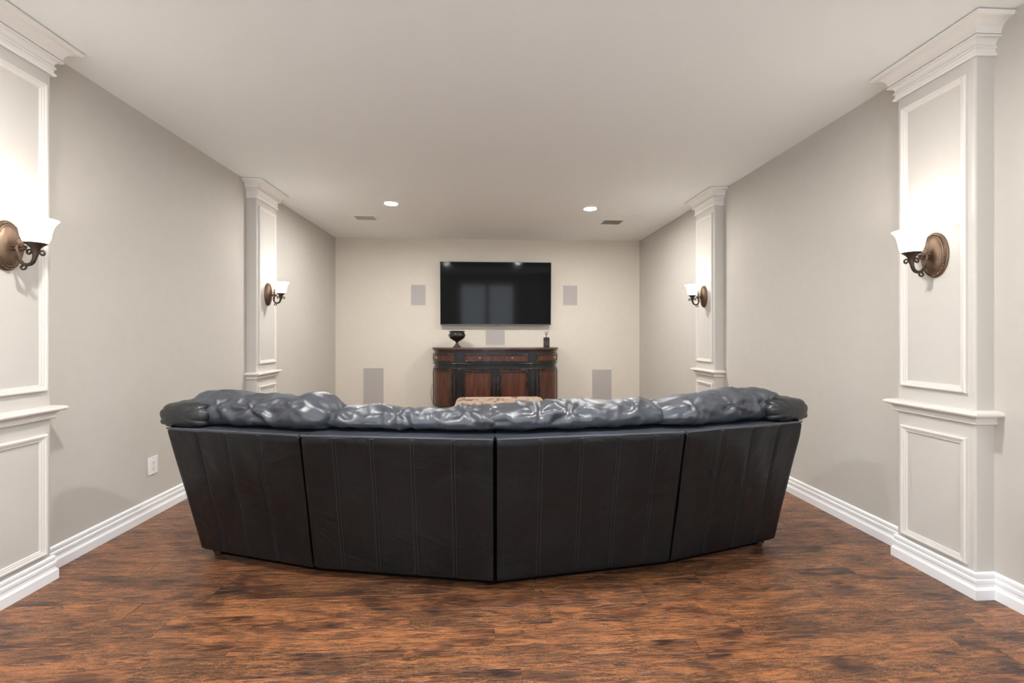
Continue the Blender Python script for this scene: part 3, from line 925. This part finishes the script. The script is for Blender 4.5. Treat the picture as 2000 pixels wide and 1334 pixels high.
def knob(par, x, y, z):
    k_ = MB(); k_.lathe([(0.006, 0), (0.006, 0.012), (0.014, 0.018), (0.017, 0.026), (0.011, 0.034), (0.001, 0.036)], 14, (0, 0, 0), 'Y')
    o = k_.build('knob', M['brass_knob'], par); o.scale = (1, -1, 1); o.location = (x, y, z)
def framed(name, u0, u1, z0, z1, fw, frame_mat, panel_mat):
    """a bowed front: raised frame round a recessed panel"""
    m = MB(); slab(m, u0, u1, z0, z1, 0.002, 0.010)
    o = m.build(name, panel_mat, sb, angle=30)
    du = (u1 - u0) * fw / max(1e-6, math.hypot(plan(u1)[0] - plan(u0)[0], plan(u1)[1] - plan(u0)[1]))
    f = MB()
    slab(f, u0, u1, z0, z0 + fw, 0.004, 0.022); slab(f, u0, u1, z1 - fw, z1, 0.004, 0.022)
    slab(f, u0, u0 + du, z0 + fw, z1 - fw, 0.004, 0.020, 3); slab(f, u1 - du, u1, z0 + fw, z1 - fw, 0.004, 0.020, 3)
    f.build('frame', frame_mat, o, angle=30, bevel=0.004)
    return o, du
# drawers
d, _ = framed('drawer', -0.49, 0.49, 0.862, 0.982, 0.020, M['rubbed'], M['cherry'])
for u in (-0.25, 0.25):
    x, y = plan(u); knob(d, x, y - 0.010, 0.920)
for sg in (-1, 1):
    u0, u1 = sorted((sg * 0.625, sg * 0.985))
    d, _ = framed('drawer', u0, u1, 0.862, 0.982, 0.020, M['rubbed'], M['cherry'])
    x, y = plan(sg * 0.865); knob(d, x, y - 0.012, 0.920)
# doors
def handle(par, x, y):
    h = MB()
    h.box(x - 0.0035, x + 0.0035, y - 0.012, y, 0.36, 0.64)
    h.tube([(x, y - 0.016, 0.40), (x, y - 0.034, 0.415), (x, y - 0.034, 0.585), (x, y - 0.016, 0.60)], 0.0025, 8)
    h.sphere((x, y - 0.022, 0.500), 0.009, 10, 6)
    h.sphere((x, y - 0.012, 0.642), 0.007, 10, 6); h.sphere((x, y - 0.012, 0.358), 0.007, 10, 6)
    h.build('handle', M['bronze'], par)
for sg in (-1, 1):
    u0, u1 = sorted((sg * 0.052, sg * 0.500))
    d, _ = framed('door', u0, u1, 0.20, 0.750, 0.034, M['rubbed'], M['cherry'])
    x, y = plan(sg * 0.034); handle(d, x, y)
    u0, u1 = sorted((sg * 0.650, sg * 0.990))
    d, _ = framed('door', u0, u1, 0.20, 0.750, 0.022, M['rubbed'], M['cherry'])
    x, y = plan(sg * 0.628); handle(d, x, y)
    m = MB(); u0, u1 = sorted((sg * 0.535, sg * 0.6)); slab(m, u0, u1, 0.19, 0.755, 0.0, 0.012, 4); m.build('stile', M['black_wood'], sb, bevel=0.003)
for x, y in ((-0.86, -0.06), (0.86, -0.06), (-0.50, -0.43), (0.50, -0.43)):
    m = MB(); m.lathe([(0.024, 0), (0.036, 0.012), (0.042, 0.04), (0.03, 0.075), (0.038, 0.102)], 18, (x, y, 0)); m.build('foot', M['rubbed'], sb)

# things on the sideboard
urn = tag(empty('footed_urn', (-0.575 + SBX, 6.72, 1.066)), 'glossy black footed urn on the left end of the sideboard', 'urn')
m = MB()
m.lathe([(0.020, 0.080), (0.030, 0.086), (0.062, 0.104), (0.092, 0.128), (0.108, 0.156), (0.109, 0.172), (0.100, 0.190), (0.093, 0.202), (0.097, 0.212), (0.103, 0.218),
         (0.103, 0.224), (0.096, 0.226), (0.088, 0.218), (0.086, 0.200), (0.096, 0.170), (0.080, 0.130), (0.030, 0.098), (0.001, 0.096)], 40)
m.build('bowl', M['black_glaze'], urn, angle=60); urn.scale = (1.18, 1.18, 1.10)
m = MB()
m.lathe([(0.001, 0.0), (0.054, 0.0), (0.056, 0.008), (0.050, 0.016), (0.036, 0.028), (0.022, 0.048), (0.014, 0.066), (0.016, 0.076), (0.021, 0.082)], 32)
m.build('stem', M['urn_foot'], urn, angle=60)
m = MB(); m.lathe([(0.014, 0.066), (0.018, 0.069), (0.018, 0.074), (0.014, 0.077)], 24, caps=False); m.build('collar', M['black_glaze'], urn)

dif = tag(empty('reed_diffuser', (0.888, 6.74, 1.066)), 'small dark reed diffuser jar on the right end of the sideboard', 'diffuser')
m = MB(); m.box(-0.044, 0.044, -0.044, 0.044, 0.0, 0.138); m.build('jar', M['black_glaze'], dif, bevel=0.005)
m = MB(); m.box(-0.032, 0.032, -0.0455, -0.0438, 0.03, 0.100); m.build('jar_label', plain('label_dark', (0.05, 0.04, 0.038), 0.5), dif)
m = MB(); m.lathe([(0.047, 0.136), (0.047, 0.150), (0.018, 0.152)], 4, caps=True); o = m.build('cap', M['black_glaze'], dif, smooth=False); o.rotation_euler = (0, 0, PI / 4); o.scale = (1.3, 1.3, 1)
m = MB(); m.box(-0.044, 0.044, -0.044, 0.044, 0.1385, 0.152); bpy.data.objects.remove(o); m.build('cap', M['urn_foot'], dif, bevel=0.004)
for i, (dx, dy) in enumerate(((-0.036, 0.01), (-0.020, -0.02), (-0.004, 0.02), (0.010, -0.015), (0.026, 0.012), (0.038, -0.006))):
    m = MB(); m.tube([(-dx * 0.3, -dy * .3, 0.150), (dx, dy, 0.238 + 0.004 * (i % 3))], 0.0022, 6); m.build('reed', M['reed'], dif)

# cord hanging beside the sideboard
cord = MB(); cord.tube(cat_rom([(-0.842, 6.99, 0.50), (-0.862, 6.985, 0.42), (-0.866, 6.98, 0.33), (-0.852, 6.98, 0.26), (-0.835, 6.985, 0.22), (-0.822, 6.99, 0.15), (-0.815, 6.99, 0.03)], 8), 0.004, 8)
tag(cord.build('power_cord', M['cord']), 'thin grey cord hanging beside the left edge of the sideboard', 'cord')

# ------------------------------------------------------------------ television
tv = tag(empty('television', (0.135, 6.945, 1.408)), 'large flat black television mounted on the cream wall', 'television')
TW, TH = 0.849, 0.962
tv.rotation_euler = (R(2.4), 0, 0)
m = MB(); m.box(-TW, TW, -0.020, 0.012, 0.0, TH); m.build('body', M['tv_body'], tv, bevel=0.003)
m = MB(); m.box(-TW + 0.006, TW - 0.006, -0.0218, -0.0195, 0.014, TH - 0.006); m.build('screen', M['screen'], tv, smooth=False)
m = MB(); m.box(-TW, TW, -0.0235, -0.0195, 0.0, 0.0125); m.build('bottom_bezel', M['tv_trim'], tv, bevel=0.001)
m = MB(); m.box(0.02 - 0.035, 0.02 + 0.035, -0.022, -0.004, -0.007, 0.001); m.build('sensor', M['tv_body'], tv, bevel=0.001)
m = MB(); m.box(-0.3, 0.3, 0.010, 0.079, 0.25, 0.62); m.build('wall_mount', M['tv_body'], tv, bevel=0.004)

# ------------------------------------------------------------------ in-wall speakers
def speaker(xc, zc, w, h, label):
    s = tag(empty('wall_speaker', (xc, YF, zc - h / 2)), label, 'speaker', 'grey in-wall speakers round the television')
    g = 0.008
    f = MB()
    f.box(-w / 2, w / 2, -0.006, 0, 0, g); f.box(-w / 2, w / 2, -0.006, 0, h - g, h); f.box(-w / 2, -w / 2 + g, -0.006, 0, g, h - g); f.box(w / 2 - g, w / 2, -0.006, 0, g, h - g)
    f.build('frame', M['grille_frame'], s, bevel=0.001)
    f = MB(); f.box(-w / 2 + g, w / 2 - g, -0.0045, -0.0002, g, h - g); f.build('grille', M['grille'], s)
speaker(-1.060, 1.870, 0.232, 0.320, 'small upright grey wall speaker left of the television')
speaker(1.302, 1.876, 0.232, 0.315, 'small upright grey wall speaker right of the television')
speaker(0.125, 1.217, 0.305, 0.246, 'squarish grey wall speaker between television and sideboard')
speaker(-1.740, 0.460, 0.315, 0.580, 'tall grey wall speaker low down left of the sideboard')
speaker(1.806, 0.412, 0.315, 0.600, 'tall grey wall speaker low down right of the sideboard')

# ------------------------------------------------------------------ ceiling fittings
def downlight(x, y, label, group='recessed ceiling lights'):
    d = tag(empty('recessed_light', (x, y, H)), label, 'ceiling light', group)
    m = MB(); m.lathe([(0.068, -0.002), (0.072, -0.008), (0.090, -0.006), (0.094, 0.0), (0.068, 0.0)], 40, caps=False); m.build('trim_ring', M['base'], d)
    m = MB(); m.lathe([(0.001, -0.0036), (0.066, -0.0034), (0.067, -0.001), (0.001, -0.001)], 32); m.build('lens', M['lamp_lens'], d)
downlight(-1.083, 5.156, 'round lit recessed ceiling light on the left, above the sofa')
downlight(1.210, 5.236, 'round lit recessed ceiling light on the right, above the sofa')
downlight(-1.09, 1.45, 'round recessed ceiling light out of view, nearer the left wall', 'recessed ceiling lights behind the view')
downlight(0.80, 1.85, 'round recessed ceiling light out of view, nearer the right wall', 'recessed ceiling lights behind the view')
def vent(x0, x1, y0, y1, side, label):
    xc, yc = (x0 + x1) / 2, (y0 + y1) / 2
    v = tag(empty('ceiling_vent', (xc, yc, H)), label, 'vent', 'ceiling air vents')
    a, b_ = (x1 - x0) / 2, (y1 - y0) / 2; fw = 0.032
    f = MB()
    f.box(-a - fw, a + fw, -b_ - fw, -b_, -0.007, 0); f.box(-a - fw, a + fw, b_, b_ + fw, -0.007, 0)
    f.box(-a - fw, -a, -b_, b_, -0.007, 0); f.box(a, a + fw, -b_, b_, -0.007, 0)
    f.build('frame', M['ceiling'], v, bevel=0.002)
    f = MB(); f.box(-a, a, -b_, b_, -0.0012, -0.0002); f.build('duct_backing', M['vent_dark'], v)
    n = 9; lm = None
    for i in range(n):
        if lm is None:
            q = MB(); q.hexa([(-0.010, -b_, -0.0065), (-0.0085, -b_, -0.0065), (-0.0085, b_, -0.0065), (-0.010, b_, -0.0065)],
                             [(0.0085, -b_, -0.0014), (0.010, -b_, -0.0014), (0.010, b_, -0.0014), (0.0085, b_, -0.0014)])
            lm = q.mesh('louvre', M['vent'], smooth=False)
        o = bpy.data.objects.new('louvre', lm); COL.objects.link(o); o.parent = v
        o.location = (-a + (i + 0.5) * 2 * a / n, 0, 0)
vent(-1.662, -1.415, 5.715, 5.900, -1, 'slatted ceiling vent beside the left recessed light')
vent(1.512, 1.765, 5.745, 5.965, 1, 'slatted ceiling vent beside the right recessed light')

# ------------------------------------------------------------------ socket plate on the left wall
pl = tag(empty('wall_socket', (XL, 3.252, 0.348)), 'white socket plate low on the wall beside the sofa', 'socket')
m = MB(); m.box(0, 0.006, -0.045, 0.045, -0.061, 0.061); m.build('plate', M['plate'], pl, bevel=0.003)
m = MB(); m.box(0.0055, 0.0085, -0.018, 0.018, -0.036, 0.036); m.build('insert', M['plate'], pl, bevel=0.001)
for z in (-0.022, 0.0, 0.022):
    m = MB()
    if z: m.box(0.0084, 0.0090, -0.0065, -0.0045, z - 0.004, z + 0.005); m.box(0.0084, 0.0090, 0.0045, 0.0065, z - 0.004, z + 0.005)
    m.lathe([(0.0025, 0.0084), (0.0025, 0.0092), (0.0005, 0.0093)], 10, (0, 0, z - (0.009 if z else 0)), 'X')
    m.build('slot', M['slot'], pl)

# ------------------------------------------------------------------ sconces (local +x out from the wall, z = 0 at the plate centre)
def make_sconce():
    s = empty('wall_sconce')
    p = MB()
    def oval(rz, ry, x): return [(x, ry * math.cos(2 * PI * i / 48), rz * math.sin(2 * PI * i / 48)) for i in range(48)]
    p.loft([oval(.115, .070, 0.0), oval(.116, .071, .007), oval(.112, .067, .012), oval(.104, .060, .013), oval(.101, .0575, .019), oval(.097, .054, .021), oval(.094, .051, .0205),
            oval(.085, .045, .027), oval(.060, .030, .033), oval(.03, .015, .035)])
    plate = p.build('backplate', M['bronze'], s, angle=35)
    q = MB()
    for i in range(56):                        # beaded rim of the plate
        t = 2 * PI * i / 56
        q.sphere((0.0155, 0.0625 * math.cos(t), 0.1065 * math.sin(t)), 0.0036, 6, 4)
    q.build('beading', M['bronze'], plate)
    # bracket and leaf
    b = MB(); b.box(0.030, 0.088, -0.011, 0.011, -0.006, 0.002); b.box(0.030, 0.088, -0.008, 0.008, -0.016, -0.006); b.box(0.030, 0.088, -0.012, 0.012, -0.020, -0.016)
    b.build('bracket', M['bronze'], s, bevel=0.002)
    lf = MB()
    outline = [(0.0, 0.036), (0.012, 0.030), (0.020, 0.016), (0.016, 0.004), (0.022, -0.010), (0.016, -0.030), (0.008, -0.055), (0.0, -0.075)]
    fullo = outline + [(-y, z) for y, z in outline[-2:0:-1]]
    lf.loft([[(0.062, y, z) for y, z in fullo], [(0.070, y * 0.8, z * 0.9) for y, z in fullo]])
    lf.build('leaf', M['bronze'], s, bevel=0.001)
    # arm
    a = MB()
    pts = cat_rom([(0.068, 0, -0.012), (0.060, 0, -0.035), (0.062, 0, -0.062), (0.078, 0, -0.083), (0.100, 0, -0.087), (0.117, 0, -0.078), (0.127, 0, -0.058), (0.131, 0, -0.034), (0.132, 0, -0.010)], 8)
    n = len(pts); a.tube(pts, [0.0062 + 0.0035 * (i / n) + 0.005 * max(0, (i / n - 0.75) * 4) for i in range(n)], 12)
    arm_o = a.build('arm', M['dark_bronze'], s, angle=80)
    def scroll(c, r0, a0, a1, lead):
        g = MB(); pp = [Vector(q_) for q_ in lead] + [Vector(q_) for q_ in spiral(c, r0, r0 * 0.28, a0, a1, 22)]
        g.tube(pp, [0.0042] * (len(pp) - 4) + [0.005, 0.0055, 0.0055, 0.004], 8)
        g.build('scroll', M['dark_bronze'], arm_o, angle=80)
    scroll((0.161, 0, -0.036), 0.014, PI * 0.65, -PI * 1.1, [(0.137, 0, -0.048), (0.146, 0, -0.031)])
    scroll((0.104, 0, -0.030), 0.014, PI * 0.35, PI * 2.1, [(0.127, 0, -0.048), (0.119, 0, -0.029)])
    scroll((0.076, 0, -0.098), 0.016, PI * 0.2, -PI * 1.5, [(0.096, 0, -0.088)])
    scroll((0.084, 0, 0.038), 0.018, PI * 0.95, -PI * 0.9, [(0.066, 0, 0.000), (0.064, 0, 0.020)])
    # cup that holds the glass
    c = MB(); c.lathe([(0.010, -0.032), (0.014, -0.020), (0.018, -0.010), (0.027, 0.000), (0.040, 0.0105), (0.0415, 0.013), (0.038, 0.013), (0.018, 0.004), (0.001, 0.002)], 32, (0.132, 0, 0))
    c.build('cup', M['dark_bronze'], s, angle=50)
    # bell-shaped glass
    g = MB()
    outp = [(0.039, 0.012), (0.046, 0.024), (0.0515, 0.042), (0.0545, 0.062), (0.058, 0.082), (0.065, 0.101), (0.074, 0.116), (0.081, 0.124)]
    inp = [(r_ - 0.0035, z + 0.0012) for r_, z in reversed(outp)]
    g.lathe(outp + inp, 40, (0.132, 0, 0), caps=False)
    g.build('glass_shade', M['shade'], s, angle=80)
    bl = MB(); bl.sphere((0.132, 0, 0.060), 0.022, 14, 8, (1, 1, 1.25)); bl.build('bulb', M['bulb'], s)
    ld = bpy.data.lights.new('bulb_light', 'POINT'); ld.energy = SCONCE_W; ld.color = (1.0, 0.95, 0.87); ld.shadow_soft_size = 0.02
    lo = bpy.data.objects.new('bulb_light', ld); COL.objects.link(lo); lo.parent = s; lo.location = (0.132, 0, 0.098)
    return s
SZ = 1.662
scs = [(XL + PIL_P, 2.205, 0, 'lit bronze wall sconce cut by the left picture edge'),
       (XL + PIL_P, 4.690, 0, 'small lit bronze sconce on the far pilaster of the left wall'),
       (XR - PIL_P, 2.205, PI, 'large lit bronze sconce on the near pilaster of the right wall'),
       (XR - PIL_P, 4.690, PI, 'small lit bronze sconce on the far pilaster of the right wall')]
sc0 = make_sconce()
for i, (x, y, rz, lab) in enumerate(scs):
    o = sc0 if i == 0 else copy_tree(sc0)
    o.location = (x, y, SZ); o.rotation_euler = (0, 0, rz)
    tag(o, lab, 'wall lamp', 'bronze wall sconces with bell-shaped glass')
